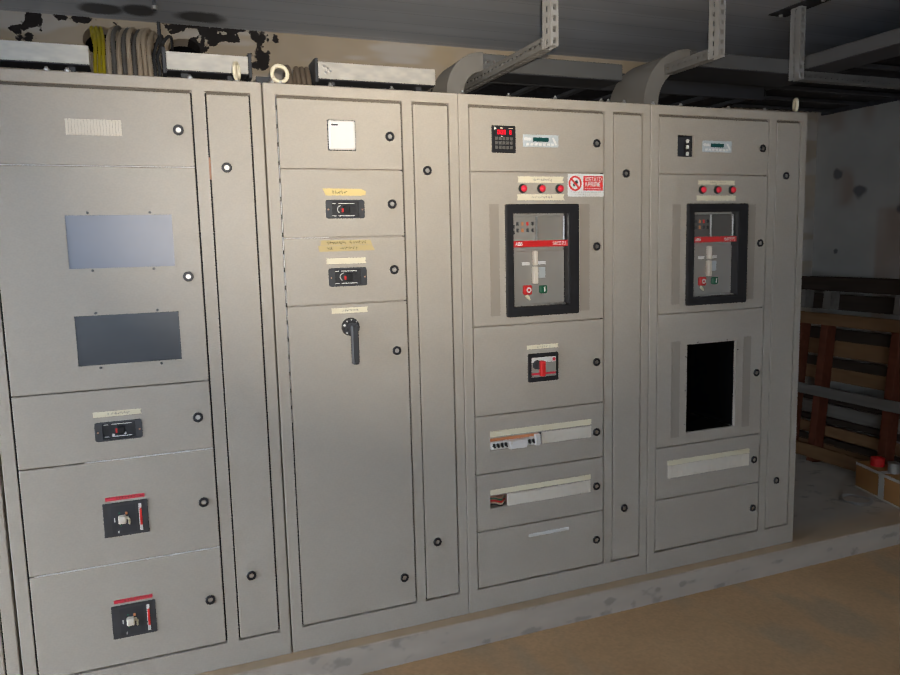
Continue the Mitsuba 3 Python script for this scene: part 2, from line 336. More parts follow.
def pilot_lamps(t, xs, z):
    for x in xs:
        k = thing_part(t, 'pilot_lamp', 'round red pilot lamp in a black bezel')
        obj('bezel', cyl_y(x, z, .0175, 0, -.009, 24, .0155), 'm_black', k, smooth=40)
        s = trimesh.creation.icosphere(3, 1.0); v = np.array(s.vertices); s.vertices = v*[.0125, .011, .0125]+[x+.0005, -.011, z]
        obj('lens', s, 'm_lens', k, smooth=True)
def tag_plate(t, x0, x1, z0, z1, n=0, seed=1):
    notch = min(.006, (x1-x0)*.03)
    k = obj('label_plate', prism_y(Polygon([(x0, z0), (x1, z0), (x1-notch, (z0+z1)/2), (x1, z1), (x0, z1), (x0+notch*.3, (z0+z1)/2)]), -.0015, 0), 'm_cream', t, label='cream label plate')
    if n: obj('print', scribble(x0+.3*(x1-x0), x0+.75*(x1-x0), (z0+z1)/2, (z1-z0)*.42, n, -.0015, seed), 'm_print', k)
def relay(t, x0, x1, z0, z1):
    k = thing_part(t, 'protection_relay', 'pale blue-grey protection relay with dark display'); w, h = x1-x0, z1-z0
    obj('body', bx(x0, x1, -.006, 0, z0, z1, .001), 'm_relay', k)
    obj('display', bx(x0+.27*w, x0+.71*w, -.0068, -.003, z0+.43*h, z0+.76*h), 'm_lcd', k, label='dark green display')
    for i in range(7): obj('button', bx(x0+.08*w+i*.118*w, x0+.08*w+i*.118*w+.075*w, -.008, -.005, z0+.10*h, z0+.30*h, .0008), 'm_white', k)
    obj('emblem', cat(prism_y(Polygon([(x0+.80*w, z0+.78*h), (x0+.86*w, z0+.78*h), (x0+.96*w, z0+.18*h), (x0+.90*w, z0+.18*h)]), -.0066, -.005), bx(x0+.02*w, x0+.22*w, -.0066, -.005, z0+.5*h, z0+.74*h)), 'm_white', k)
def vent(t, x0, x1, z0, z1):
    n = int((z1-z0)/.009); ms = [bx(x0, x1, -.0008, 0, z0, z1)]
    for i in range(n): ms.append(bx(x0+.003, x1-.003, -.0022, -.0006, z0+(i+.25)*(z1-z0)/n, z0+(i+.7)*(z1-z0)/n))
    obj('vent_strip', cat(*ms), 'm_strip', t, label='upright finely ribbed strip beside the window')
def air_breaker(t, x0, x1, z0, z1, i0, i1, j0, j1, dark, label):
    """air circuit breaker behind a black-framed window; outer frame x0..x1, z0..z1, clear opening i0..i1, j0..j1"""
    k = thing_part(t, 'air_breaker', label); W, H = i1-i0, j1-j0
    X = lambda u: i0+u*W
    Z = lambda v: j0+v*H
    fr = rrect(x0, x1, z0, z1, .006).difference(sbox(i0, j0, i1, j1))
    obj('window_frame', cat(prism_y(fr, -.014, 0.0), prism_y(rrect(x0+.004, x1-.004, z0+.004, z1-.004, .004).difference(sbox(i0-.003, j0-.003, i1+.003, j1+.003)), -.017, -.014), prism_y(sbox(i0-.004, j0-.004, i1+.004, j1+.004).difference(sbox(i0, j0, i1, j1)), 0, .03)), 'm_black', k, label='black window frame')
    pane = trimesh.Trimesh([[i0, -.008, j0], [i1, -.008, j0], [i1, -.008, j1], [i0, -.008, j1]], [[0, 1, 2], [0, 2, 3]], process=False)
    obj('window_pane', pane, 'm_pane', k, label='clear window pane')
    obj('face', cat(bx(i0-.003, i1+.003, .03, .036, j0-.003, Z(.64)), bx(i0, i1, .024, .03, Z(.02), Z(.60), .002)), 'm_breaker_grey', k)
    obj('upper_face', bx(i0-.003, i1+.003, .028, .036, Z(.64), j1+.003), 'm_breaker_grey', k)
    obj('trip_unit', bx(X(.02), X(.46), .018, .030, Z(.70), Z(.97), .002), 'm_breaker_dark' if dark else 'm_breaker_grey', k, label='trip unit with small keys')
    cols = ['m_black', 'm_dark', 'm_orange', 'm_red', 'm_black', 'm_black', 'm_dark', 'm_orange', 'm_dark', 'm_black']
    for q, (u, v) in enumerate([(.06, .86), (.13, .89), (.22, .89), (.31, .89), (.40, .89), (.06, .80), (.13, .82), (.22, .82), (.31, .82), (.40, .82)]):
        obj('key', bx(X(u)-.004, X(u)+.005, .014, .02, Z(v)-.007, Z(v)+.007, .001), cols[q], k)
    obj('document_pouch', bx(X(.50), X(.965), .020, .028, Z(.68), Z(.975), .003), 'm_breaker_dark' if dark else 'm_pouch', k)
    obj('glint_bar', cat(tube([(X(.475), .017, Z(.67)), (X(.475), .017, Z(.82)), (X(.475), .017, Z(.97))], .0032, 8), tube([(X(.975), .015, Z(.67)), (X(.975), .015, Z(.82)), (X(.975), .015, Z(.97))], .0032, 8)), 'm_chrome', k, smooth=40)
    zb0, zb1 = 1.439, 1.463
    b = obj('red_band', bx(i0+.001, i1-.001, -.004, .03, zb0, zb1), 'm_red', k, label='red band with white lettering')
    obj('lettering', cat(lettering('ABB', .013, X(.05), zb0+.006, -.004, w=.030), lettering('SACE F1', .013, X(.72), zb0+.006, -.004, w=W*.25)), 'm_white', k)
    hx = X(.435)
    obj('charging_handle', cat(bx(hx-.008, hx+.008, .0, .026, Z(.44), Z(.60), .004), bx(hx-.010, hx+.010, .002, .026, Z(.24), Z(.43), .004)), 'm_offwhite', k, label='cream charging handle')
    obj('face_tag', cat(bx(X(.22), X(.36), .0225, .025, Z(.445), Z(.48)), bx(X(.51), X(.65), .0225, .025, Z(.45), Z(.485))), 'm_white', k)
    obj('counter', bx(X(.52), X(.64), .020, .026, Z(.30), Z(.42), .002), 'm_relay', k)
    zz = 1.272
    obj('stop_button', bx(X(.30)-.0185, X(.30)+.0185, .008, .026, zz-.0185, zz+.0185, .005), 'm_red', k, label='red stop button')
    obj('start_button', bx(X(.585)-.0155, X(.585)+.0155, .008, .026, zz-.0155, zz+.0155, .004), 'm_green', k, label='green start button')
    ring = Point(X(.30)+.002, zz).buffer(.0105).difference(Point(X(.30)+.002, zz).buffer(.0055))
    obj('button_mark', cat(prism_y(ring, .007, .008), bx(X(.585)-.001, X(.585)+.005, .007, .008, zz-.010, zz+.010)), 'm_white', k)
    obj('key_tab', hull([[X(.27), .02, Z(.10)], [X(.36), .02, Z(.06)], [X(.35), .02, Z(.10)], [X(.29), .02, Z(.135)], [X(.27), .026, Z(.10)], [X(.36), .026, Z(.06)], [X(.35), .026, Z(.10)], [X(.29), .026, Z(.135)]]), 'm_cream', k)
    obj('latch', bx(X(.72), X(.97), -.004, .02, Z(.005), Z(.022), .002), 'm_steel', k)

def grow(f, e=.0045): return (f[0]-e, f[1]+e, f[2]-e, f[3]+e)
def slot_hole(x0, x1, z0, z1): return (x0+.012, x1-.012, z0+.003, z1-.003)
GRP = 'grey switchboard cabinets in one row'
def cabinet(x0, mw, label, holes_by_door, cuts, locks_main, narrow_locks, bolts, pockets, mull=.0495, nw=.132, post=.043, lm=.0328, ln=.056):
    """x0: left side; mw: width of the main doors; cuts: door edges in grid steps"""
    t = thing('switchboard_cabinet', label, 'electrical cabinet', GRP)
    a0, a1 = x0+.0445, x0+.0445+mw; n0 = a1+mull; n1 = n0+nw; x1 = n1+post
    carcass(x0, x1, [(a0, a1), (n0, n1)], pockets, bolts, t)
    ds = []
    for i, (k0, k1) in enumerate(zip(cuts[:-1], cuts[1:])):
        ds.append(door(t, a0, a1, gz(k1), gz(k0), [(a1-lm, z) for z in locks_main[i]], holes_by_door.get(i, ())))
    ds.append(door(t, n0, n1, ZB, ZT, [(n0+ln, z) for z in narrow_locks], label='tall narrow side door'))
    return t, x1

# the cabinet at the left border of the photo
t0, _ = cabinet(-1.70, .577, 'grey switchboard cabinet cut off by the left edge of the photo', {}, [0, 16], [[1.2]], [1.723, .321], [], [])

# cabinet with two dark blank panels
UP_, LO_ = (-.615, -.308, 1.409, 1.573), (-.613, -.307, 1.104, 1.262)
t1, _ = cabinet(-.849, .577, 'switchboard cabinet with two dark blank panels and two breakers under red strips',
                {1: [UP_, LO_], 2: [slot_hole(-.583, -.443, .857, .919)]}, [0, 2, 8, 10, 13, 16], [[1.838], [1.373], [.904], [.610], [.261]], [1.723, .321], [-.63, -.574, -.224], [(*UP_, .05), (*LO_, .05)], lm=.0425, ln=.0495)
blanking(t1, -.592, -.435, 1.814, 1.862)
k = obj('blank_panel', bx(UP_[0]-.004, UP_[1]+.004, .0045, .010, UP_[2]-.004, UP_[3]+.004), 'm_panel_sheen', t1, label='upper blank panel, blue-grey sheen painted in')
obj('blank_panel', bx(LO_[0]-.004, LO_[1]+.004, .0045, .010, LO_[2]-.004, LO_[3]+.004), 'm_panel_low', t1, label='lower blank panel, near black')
screws(t1, [(-.551, 1.580), (-.372, 1.580), (-.550, 1.402), (-.372, 1.402), (-.551, 1.269), (-.371, 1.269), (-.550, 1.095), (-.370, 1.095)])
tag_plate(t1, -.585, -.441, .936, .953, 11, 3)
slot_breaker(t1, -.583, -.443, .857, .919, False, 'black flush toggle switch under a cream label')
for za, lab in ((.537, 'square dark breaker front under a red strip, the upper one'), (.187, 'square dark breaker front under a red strip, the lower one')):
    xa = -.580
    box_breaker(t1, xa, xa+.135, za, za+.113, lab)
    r = obj('red_label', bx(xa+.010, xa+.128, -.002, 0, za+.121, za+.133), 'm_red_strip', t1, label='red label strip above the breaker')
    obj('print', scribble(xa+.04, xa+.12, za+.127, .006, 9, -.002, int(za*100)), 'm_ink', r)
for k_, xa_, xb_ in ((2, -.80, -.228), (10, -.62, -.228), (13, -.79, -.228)): obj('edge_highlight', bx(xa_, xb_, -.0012, .012, gz(k_)-.0014, gz(k_)+.0012), 'm_white', t1, label='painted highlight along the edge between two doors')  # white strips paint the light caught by the door edges
hinges(t1, -.1808, [1.72])

# cabinet with the rotary handle
t2, _ = cabinet(0.0, .431, 'narrowest switchboard cabinet, with a black rotary handle and yellow tape labels',
                {1: [slot_hole(.192, .330, 1.555, 1.619)], 2: [slot_hole(.192, .329, 1.319, 1.384)]}, [0, 2, 4, 6, 16], [[1.839], [1.604], [1.371], [1.076, .203]], [1.723, .321], [.032, .23, .45], [], .047, .131, .0425, .0435, .047)
m = thing_part(t2, 'panel_meter', 'square white instrument')
obj('body', bx(.212, .305, -.014, 0, 1.788, 1.886, .004), 'm_white', m)
obj('nameplate', bx(.222, .244, -.0146, -.012, 1.868, 1.873), 'm_dark', m)
obj('bezel', bx(.2095, .3075, -.0045, 0, 1.7855, 1.8885, .001), 'm_dark', m)  # dark outline paints the shadow round the white body
def tape(t, pts, mat, words, y=-.0007):
    k = obj('tape_label', prism_y(Polygon(pts), y, 0), mat, t, label='strip of yellow tape with faint handwriting')
    obj('handwriting', cat(*[scribble(a, b, z, h, n, y, s) for a, b, z, h, n, s in words]), 'm_ink', k)
tape(t2, [(.184, 1.658), (.320, 1.657), (.338, 1.649), (.336, 1.636), (.318, 1.633), (.194, 1.634)], 'm_yellow_tape', [(.215, .268, 1.645, .010, 5, 11)])
tape(t2, [(.170, 1.481), (.348, 1.480), (.354, 1.463), (.168, 1.463)], 'm_old_tape', [(.190, .258, 1.472, .010, 8, 12), (.270, .335, 1.472, .010, 6, 13)])
tape(t2, [(.160, 1.462), (.352, 1.462), (.364, 1.443), (.164, 1.441)], 'm_old_tape', [(.190, .210, 1.452, .009, 3, 14), (.236, .300, 1.453, .009, 7, 15)], -.0009)
slot_breaker(t2, .192, .330, 1.555, 1.619, True, 'black flush toggle switch under yellow tape, the upper one')
slot_breaker(t2, .192, .329, 1.319, 1.384, True, 'black flush toggle switch under a cream label, the lower one')
tag_plate(t2, .187, .329, 1.398, 1.418, 0)
tag_plate(t2, .197, .329, 1.224, 1.243, 9, 5)
obj('edge_highlight', bx(.046, .20, -.0012, .012, gz(4)-.0014, gz(4)+.0012), 'm_white', t2, label='painted highlight along the edge between two doors')
obj('hinge_strip', cat(*[bx(.0410, .0434, .003, .013, z, z+.045) for z in np.arange(.85, 1.93, .06)]), 'm_chrome', t2, label='bright metal hinge strip')
h = thing_part(t2, 'rotary_handle', 'black rotary handle pointing down')
obj('rosette', cyl_y(.263, 1.174, .033, 0, -.014, 36, .030), 'm_black', h, smooth=40)
obj('rosette_mark', cat(*[cyl_y(.263+.0265*math.cos(a), 1.174+.0265*math.sin(a), s, -.0145, -.0155, 8) for a, s in ((2.85, .005), (2.2, .0028), (1.55, .0025), (.8, .0025), (4.0, .0035))]), 'm_white', h)
obj('grip', cat(cyl_y(.268, 1.174, .019, -.012, -.036, 28, .016), bx(.255, .281, -.046, -.024, 1.043, 1.186, .005)), 'm_dark', h, smooth=30)

# cabinet with the lit incoming breaker and the warning sign
F3 = (.907, 1.150, 1.208, 1.568); MCB4 = (.800, 1.259, .651, .700); MCB5 = (.796, 1.256, .416, .468)
t3, x3 = cabinet(.696, .577, 'switchboard cabinet with the red and white warning sign beside its breaker window',
                {1: [grow(F3)], 3: [MCB4], 4: [MCB5]}, [0, 2, 7, 10, 12, 14, 16], [[1.838], [1.434], [.964], [.670], [.438], [.204]], [1.723, .321],
                [.72, .907, 1.107, 1.314, 1.347, 1.422], [(*F3, .08), (*MCB4, .09), (*MCB5, .09)])
m = thing_part(t3, 'digital_meter', 'black digital meter with red digits')
obj('body', bx(.827, .925, -.008, 0, 1.792, 1.891, .002), 'm_black', m)
obj('keypad', cat(*[bx(.838+i*.0155, .850+i*.0155, -.0088, -.007, z, z+.012, .0008) for i in range(5) for z in (1.805, 1.822, 1.838)]), 'm_breaker_dark', m)
seg = []
def digit(x, z, w, h):
    s = .0026
    for a, b, c, d in ((x, x+w, z, z+s), (x, x+w, z+h/2-s/2, z+h/2+s/2), (x, x+w, z+h-s, z+h), (x, x+s, z, z+h), (x+w-s, x+w, z, z+h)): seg.append(bx(a, b, -.0088, -.0075, c, d))
for x in (.848, .861, .874, .897): digit(x, 1.859, .0095, .0165)
seg_key = obj('digits', cat(*seg), 'm_digit', m, label='glowing red digits')
scene[seg_key]['emitter'] = {'type': 'area', 'radiance': {'type': 'rgb', 'value': [1.1, 0.008, 0.03]}}
obj('corner_mark', cat(prism_y(Polygon([(.835, 1.886), (.835, 1.874), (.847, 1.881)]), -.0088, -.007), bx(.864, .869, -.0088, -.007, 1.849, 1.853)), 'm_white', m)
obj('pointer_mark', cat(bx(.860, .872, -.0088, -.007, 1.880, 1.884), bx(.895, .913, -.0088, -.007, 1.880, 1.8825)), 'm_cream', m)
relay(t3, .958, 1.110, 1.817, 1.863)
tag_plate(t3, .935, 1.135, 1.683, 1.707, 10, 21); tag_plate(t3, .931, 1.138, 1.617, 1.640, 8, 22)
pilot_lamps(t3, (.955, 1.035, 1.115), 1.661)
s = thing_part(t3, 'warning_sign', 'white sign with a red prohibition ring and the words VIETATO APRIRE on red')
obj('board', prism_y(sbox(1.153, 1.631, 1.318, 1.719), -.0012, 0), 'm_white', s)
cx, cz = 1.186, 1.682
bar = Polygon([(cx-.022, cz+.017), (cx-.017, cz+.022), (cx+.022, cz-.017), (cx+.017, cz-.022)])
obj('prohibition_ring', prism_y(Point(cx, cz).buffer(.029).difference(Point(cx, cz).buffer(.0225)).union(bar), -.002, -.0012), 'm_red', s)
obj('hand_symbol', prism_y(Point(cx+.006, cz+.005).buffer(.007).union(sbox(cx-.009, cz-.011, cx-.002, cz)), -.0017, -.0012), 'm_dark', s)
obj('red_field', prism_y(sbox(1.223, 1.655, 1.313, 1.711), -.0017, -.0012), 'm_red', s)
obj('lettering', cat(lettering('VIETATO', .0155, 1.229, 1.691, -.0017, w=.078), lettering('APRIRE', .0155, 1.229, 1.671, -.0017, w=.072), *[bx(1.229+i*.0085, 1.235+i*.0085, -.0021, -.0017, 1.6605, 1.6635) for i in range(9)]), 'm_white', s)
obj('small_print', scribble(1.168, 1.305, 1.648, .006, 16, -.0012, 31), 'm_print', s)
obj('small_print', scribble(1.185, 1.290, 1.639, .006, 12, -.0012, 32), 'm_print', s)
air_breaker(t3, .878, 1.195, 1.172, 1.602, *F3, False, 'air circuit breaker behind a black-framed window')
vent(t3, .813, .853, 1.179, 1.603); vent(t3, 1.206, 1.252, 1.179, 1.602)
tag_plate(t3, .965, 1.107, 1.039, 1.055, 6, 23)
e = thing_part(t3, 'main_switch', 'small black-framed switch with a red lever')
obj('frame', prism_y(rrect(.969, 1.101, .909, 1.021, .004).difference(sbox(.980, .926, 1.094, 1.006)), -.010, .0), 'm_black', e)
obj('face', bx(.978, 1.096, -.003, 0, .924, 1.008), 'm_breaker_grey', e)
obj('face_plate', bx(.981, 1.092, -.0045, -.002, .984, 1.005), 'm_white', e)
obj('red_line', cat(bx(.981, 1.092, -.0045, -.002, .935, .943), bx(1.078, 1.09, -.0052, -.0045, .987, 1.0)), 'm_red_strip', e)
obj('knob', cyl_y(1.008, .976, .019, -.002, -.018, 26, .016), 'm_dark', e, smooth=40)
obj('lever', bx(1.012, 1.032, -.034, -.012, .932, .993, .003), 'm_red', e, label='red lever')
# modular breakers in their openings
def rail(t, x0, x1, z0, z1): obj('rail_cover', bx(x0-.004, x1+.004, .05, .056, z0-.004, z1+.004), 'm_copper', t, label='brownish back of the opening')
cover_strip(t3, .800, 1.026, .706, .729); cover_strip(t3, 1.027, 1.259, .706, .729)
rail(t3, *MCB4)
for x0, n, lab in ((.802, 4, 'white modular breaker with four black toggles'), (.957, 2, 'white modular breaker with two black toggles')):
    b = thing_part(t3, 'modular_breaker', lab); w = n*.0172
    obj('body', cat(bx(x0, x0+w, .012, .05, .653, .698), bx(x0, x0+w, -.012, .03, .656, .686, .002)), 'm_white', b)
    for i in range(n): obj('toggle', cat(bx(x0+i*.0172+.003, x0+i*.0172+.0142, -.017, -.010, .668, .681, .002), bx(x0+i*.0172+.005, x0+i*.0172+.0122, -.024, -.015, .665, .672, .0015)), 'm_gasket', b)
b = thing_part(t3, 'residual_breaker', 'white residual current module')
obj('body', cat(bx(.872, .955, .012, .05, .653, .698), bx(.876, .953, -.020, .03, .652, .684, .002)), 'm_white', b)
obj('test_button', bx(.880, .889, -.023, -.018, .672, .681, .001), 'm_offwhite', b)
b = thing_part(t3, 'residual_breaker', 'narrow white residual current module')
obj('body', bx(.993, 1.016, -.016, .05, .652, .697, .002), 'm_white', b)
blanking(t3, 1.029, 1.259, .652, .699)
obj('terminal_cover', bx(.802, 1.014, .0, .012, .688, .699), 'm_orange', t3, label='orange-brown terminal cover')
obj('cable_end', bx(1.019, 1.027, .002, .02, .652, .700), 'm_gasket', t3)
cover_strip(t3, .796, 1.256, .472, .493)
rail(t3, *MCB5)
blanking(t3, .874, 1.256, .417, .467)
for q, (mm, z) in enumerate((('m_copper', .452), ('m_green', .447), ('m_red', .437), ('m_cream', .428), ('m_black', .422))):
    obj('wire', tube(spline([(.798, .03, z), (.82, .012, z+.006), (.85, .012, z-.004), (.872, .03, z+.002)], 6), .003, 8), mm, t3, smooth=40)
obj('label_holder', cat(bx(.964, 1.151, -.004, 0, .270, .284, .0015), bx(.968, 1.147, -.005, -.003, .273, .281)), 'm_white', t3, label='slim white label holder')

# the cabinet at the right end
F4 = (1.760, 1.996, 1.206, 1.568); CUT4 = (1.677, 1.764, 1.795, 1.884); OPEN4 = (1.743, 2.015, .611, 1.002)
t4, x4 = cabinet(1.543, .577, 'switchboard cabinet at the right end of the row, with an empty black opening',
                 {0: [CUT4], 1: [grow(F4)], 2: [OPEN4]}, [0, 2, 7, 12, 14, 16], [[1.839], [1.429], [.846], [.440], [.209]], [1.723, .321],
                 [1.562, 1.70, 1.95, 2.15], [(*CUT4, .07), (*F4, .08), (*OPEN4, .40)])
k = thing_part(t4, 'empty_cutout', 'small rectangular cutout with dark inside')
a, b, c, d = CUT4
obj('liner', cat(bx(a-.005, b+.005, .06, .066, c-.005, d+.005), bx(a-.0055, a, .017, .06, c, d), bx(b, b+.0055, .017, .06, c, d), bx(a, b, .017, .06, c-.0055, c), bx(a, b, .017, .06, d, d+.0055)), 'm_panel_low', k)
obj('terminal', cat(*[bx(b-.022, b-.010, .02, .03, z, z+.016, .002) for z in (c+.008, c+.036, c+.060)]), 'm_white', k)
obj('terminal_block', bx(b-.013, b-.002, .016, .05, c+.012, d-.025, .002), 'm_black', k)
relay(t4, 1.803, 1.957, 1.817, 1.863)
tag_plate(t4, 1.785, 1.984, 1.682, 1.699, 10, 41); tag_plate(t4, 1.779, 1.991, 1.615, 1.636, 0)
pilot_lamps(t4, (1.807, 1.887, 1.966), 1.660)
air_breaker(t4, 1.728, 2.049, 1.172, 1.602, *F4, True, 'air circuit breaker behind a black-framed window')
vent(t4, 1.655, 1.697, 1.180, 1.600); vent(t4, 2.062, 2.102, 1.182, 1.598)
vent(t4, 1.660, 1.705, .598, 1.020); vent(t4, 2.053, 2.097, .602, 1.016)
a, b, c, d = OPEN4
obj('opening_shade', cat(bx(a-.005, b+.005, .385, .395, c-.005, d+.005), bx(a-.0055, a-.001, .017, .39, c, d), bx(b+.001, b+.0055, .017, .39, c, d), bx(a, b, .017, .39, c-.0055, c-.001), bx(a, b, .017, .39, d+.001, d+.0055)), 'm_void', t4, label='inside of the empty opening, shade painted black')  # black lining put in for the unlit depth of the opening
screws(t4, [(1.800, 1.008), (1.960, 1.008), (1.736, .95), (1.736, .80), (1.736, .65), (2.021, .96)], r=.0035)
cover_strip(t4, 1.646, 2.102, .476, .498)
blanking(t4, 1.648, 2.103, .418, .474)

# ------------------------------------------------------------------ lifting eyes on the cabinets
def eye(x, y, ang, label):
    k = thing('lifting_eye', label, 'eye bolt')
    a = np.linspace(0, 2*math.pi, 36, endpoint=False); c, s_ = math.cos(ang), math.sin(ang)
    obj('ring', tube([(x+.026*math.cos(q)*c, y+.026*math.cos(q)*s_, 2.037+.026*math.sin(q)) for q in a], .0068, 10, closed=True), 'm_cream', k, smooth=True)
    obj('shank', cat(cyl_z(x, y, .016, 2.0, 2.006, 20), cyl_z(x, y, .008, 2.004, 2.014, 12)), 'm_steel', k)
eye(-.076, .032, math.radians(68), 'pale steel lifting eye seen nearly edge-on, left of the other one')
eye(.064, .032, math.radians(5), 'pale steel lifting ring seen face-on, above the narrowest cabinet')
eye(2.345, .03, math.radians(60), 'pale lifting eye on the cabinet at the right end')

# ------------------------------------------------------------------ galvanized trunking on the cabinets
def trunking(x0, x1, label, ends):
    k = thing('cable_trunking', label, 'cable trunking', 'galvanized trunking pieces above the cabinets')
    obj('channel', bx(x0, x1, .30, .40, 2.090, 2.152, .0015), 'm_galv', k); obj('bottom_plate', bx(x0+.002, x1-.002, .3015, .399, 2.0865, 2.0902), 'm_ladder', k, label='underside with shade painted dark')  # dark plate paints the shade under the trunking
    for e in ends: obj('end_flange', bx(e-.006, e+.006, .292, .408, 2.075, 2.162, .001), 'm_dark', k)
    for x in (x0+.06, x1-.06): obj('foot', bx(x-.012, x+.012, .335, .375, 2.0006, 2.0866), 'm_ladder', k)
trunking(-1.65, -.527, 'bluish galvanized trunking at the upper left, ending at the yellow cables', [])
trunking(-.283, -.003, 'short galvanized trunking between the beige cables and the face-on lifting ring', [-.289, .003])
trunking(.252, .725, 'galvanized trunking running to the grey duct bend over the narrowest cabinet', [.246])
obj('bolt_head', cat(*[cyl_y(x, z, .005, .30, .296, 8) for x, z in ((.275, 2.135), (.290, 2.128), (.282, 2.112), (.300, 2.118))]), 'm_chrome', 'cable_trunking_002')
single('bracket_plate', cat(bx(.008, .058, .20, .206, 2.0, 2.062, .001), bx(.008, .058, .20, .26, 2.0, 2.005)), 'm_dark', 'dark grey angle plate standing beside the face-on lifting ring', 'bracket')

# ------------------------------------------------------------------ cables from the holes in the wall
def drop(x, xw, r, mat, zt=2.23, yd=.345, zw=2.345):
    P = spline([(xw, YB+.12, zw+.03), (xw+.15*(x-xw), .98, zw+.025), (xw+.5*(x-xw), .72, (zw+zt)/2+.035), (x, .47, zt-.015), (x, yd+.02, 2.11), (x, yd, 2.05), (x, yd, 2.002)], 10)
    return tube(P, r, 12)
ORD = ('first', 'second', 'third', 'fourth', 'fifth', 'sixth', 'seventh', 'eighth', 'ninth')
for i, x in enumerate((-.513, -.499, -.486)):
    single('earth_cable', drop(x, -.535+.018*(i-1), .0063, 'm_cable_yellow'), 'm_cable_yellow', f'{("left", "middle", "right")[i]} one of the three yellow earth cables arching down beside the bluish trunking', 'cable', 'yellow earth cables', True)
xs = np.linspace(-.469, -.335, 9)
for i, x in enumerate(xs):
    mt = 'm_cable_grey' if i in (1, 3, 5) else 'm_cable_beige'
    lab = f'{"grey" if i in (1, 3, 5) else "beige"} power cable, {ORD[i]} from the left in the arched bunch of nine'
    single('power_cable', drop(x, -.368+1.15*(x+.402), .008, mt, 2.235+.012*math.sin(i*2.1), .34+.018*(i % 2)), mt, lab, 'cable', ('grey' if i in (1, 3, 5) else 'beige')+' cables of the arched bunch', True)
for i, x in enumerate((-.3195, -.3055)):
    single('dark_cable', drop(x, -.262+.04*(x > -.31), .0062, 'm_cable_dark', 2.19), 'm_cable_dark', f'{("left", "right")[i]} one of the two dark grey cables beside the beige bunch', 'cable', 'dark cables beside the beige bunch', True)
for i, x in enumerate((.152, .186, .206, .226)):
    P = spline([(x, .432, 2.002), (x, .425, 2.08), (x, .385, 2.14), (x, .340, 2.08), (x, .335, 2.002)], 10)
    single('brown_cable', tube(P, .012 if i == 0 else .0095, 12), 'm_cable_brown', f'short brown cable humping beside the face-on lifting ring, {ORD[i]} from the left of four', 'cable', 'brown cables by the lifting ring', True)
single('wall_conduit', tube([(-.278, YB-.012, 2.345), (-.278, YB-.012, 2.40), (-.278, YB-.012, ZC)], .008, 10), 'm_dark', 'thin dark conduit coming down the wall above the short trunking', 'conduit', smooth=40)
k = thing('ceiling_rod', 'thin dark threaded rod hanging from the ceiling near the beige cables', 'threaded rod')
obj('rod', cyl_z(-.30, .70, .006, 2.40, ZC, 8), 'm_dark', k); obj('nut', cyl_z(-.30, .70, .011, 2.405, 2.418, 6), 'm_chrome', k)

# ------------------------------------------------------------------ grey ducts with bends
def bend(cx, cz, R, r, y0, y1, zfoot):
    a = np.linspace(math.pi, math.pi/2, 22)
    poly = Polygon([(cx-R, zfoot)] + [(cx+R*math.cos(t), cz+R*math.sin(t)) for t in a] + [(cx+r*math.cos(t), cz+r*math.sin(t)) for t in a[::-1]] + [(cx-r, zfoot)])
    lip = Polygon([(cx-R-.003, zfoot)] + [(cx+(R+.003)*math.cos(t), cz+(R+.003)*math.sin(t)) for t in a] + [(cx+(R-.006)*math.cos(t), cz+(R-.006)*math.sin(t)) for t in a[::-1]] + [(cx-R+.006, zfoot)])
    return cat(prism_y(poly, y0, y1), prism_y(lip, y0-.003, y0+.004))
k = thing('cable_duct', 'grey cable duct bending out of the cabinet top beside the first perforated hanger', 'cable duct')
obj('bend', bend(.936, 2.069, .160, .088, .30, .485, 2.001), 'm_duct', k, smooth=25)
obj('straight', bx(.936, 1.615, .302, .47, 2.160, 2.228, .002), 'm_duct_shaded', k); obj('bottom_plate', bx(.94, 1.61, .306, .468, 2.1565, 2.1602), 'm_ladder', k, label='underside with shade painted dark')  # dark plate paints the shade under the duct
obj('bolt', cat(*[cyl_y(x, z, .005, .30, .295, 8) for x, z in ((.955, 2.195), (.985, 2.196))]), 'm_chrome', k)
k = thing('cable_duct', 'larger grey cable duct bending out of the right-hand cabinet tops', 'cable duct')
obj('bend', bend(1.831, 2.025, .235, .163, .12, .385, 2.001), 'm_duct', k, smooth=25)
obj('straight', bx(1.831, 2.60, .122, .375, 2.198, 2.258, .002), 'm_duct_shaded', k); obj('bottom_plate', bx(1.84, 2.598, .126, .373, 2.1945, 2.1982), 'm_ladder', k, label='underside with shade painted dark')
obj('branch', bx(2.425, 2.60, -1.9, .121, 2.205, 2.262, .002), 'm_duct_shaded', k, label='branch running forward along the right wall'); obj('bottom_plate', bx(2.428, 2.597, -1.9, .12, 2.2015, 2.2052), 'm_ladder', k, label='underside with shade painted dark')
obj('bolt', cat(*[cyl_y(x, z, .005, .12, .115, 8) for x, z in ((1.845, 2.232), (1.69, 2.02), (1.66, 2.012))]), 'm_chrome', k)

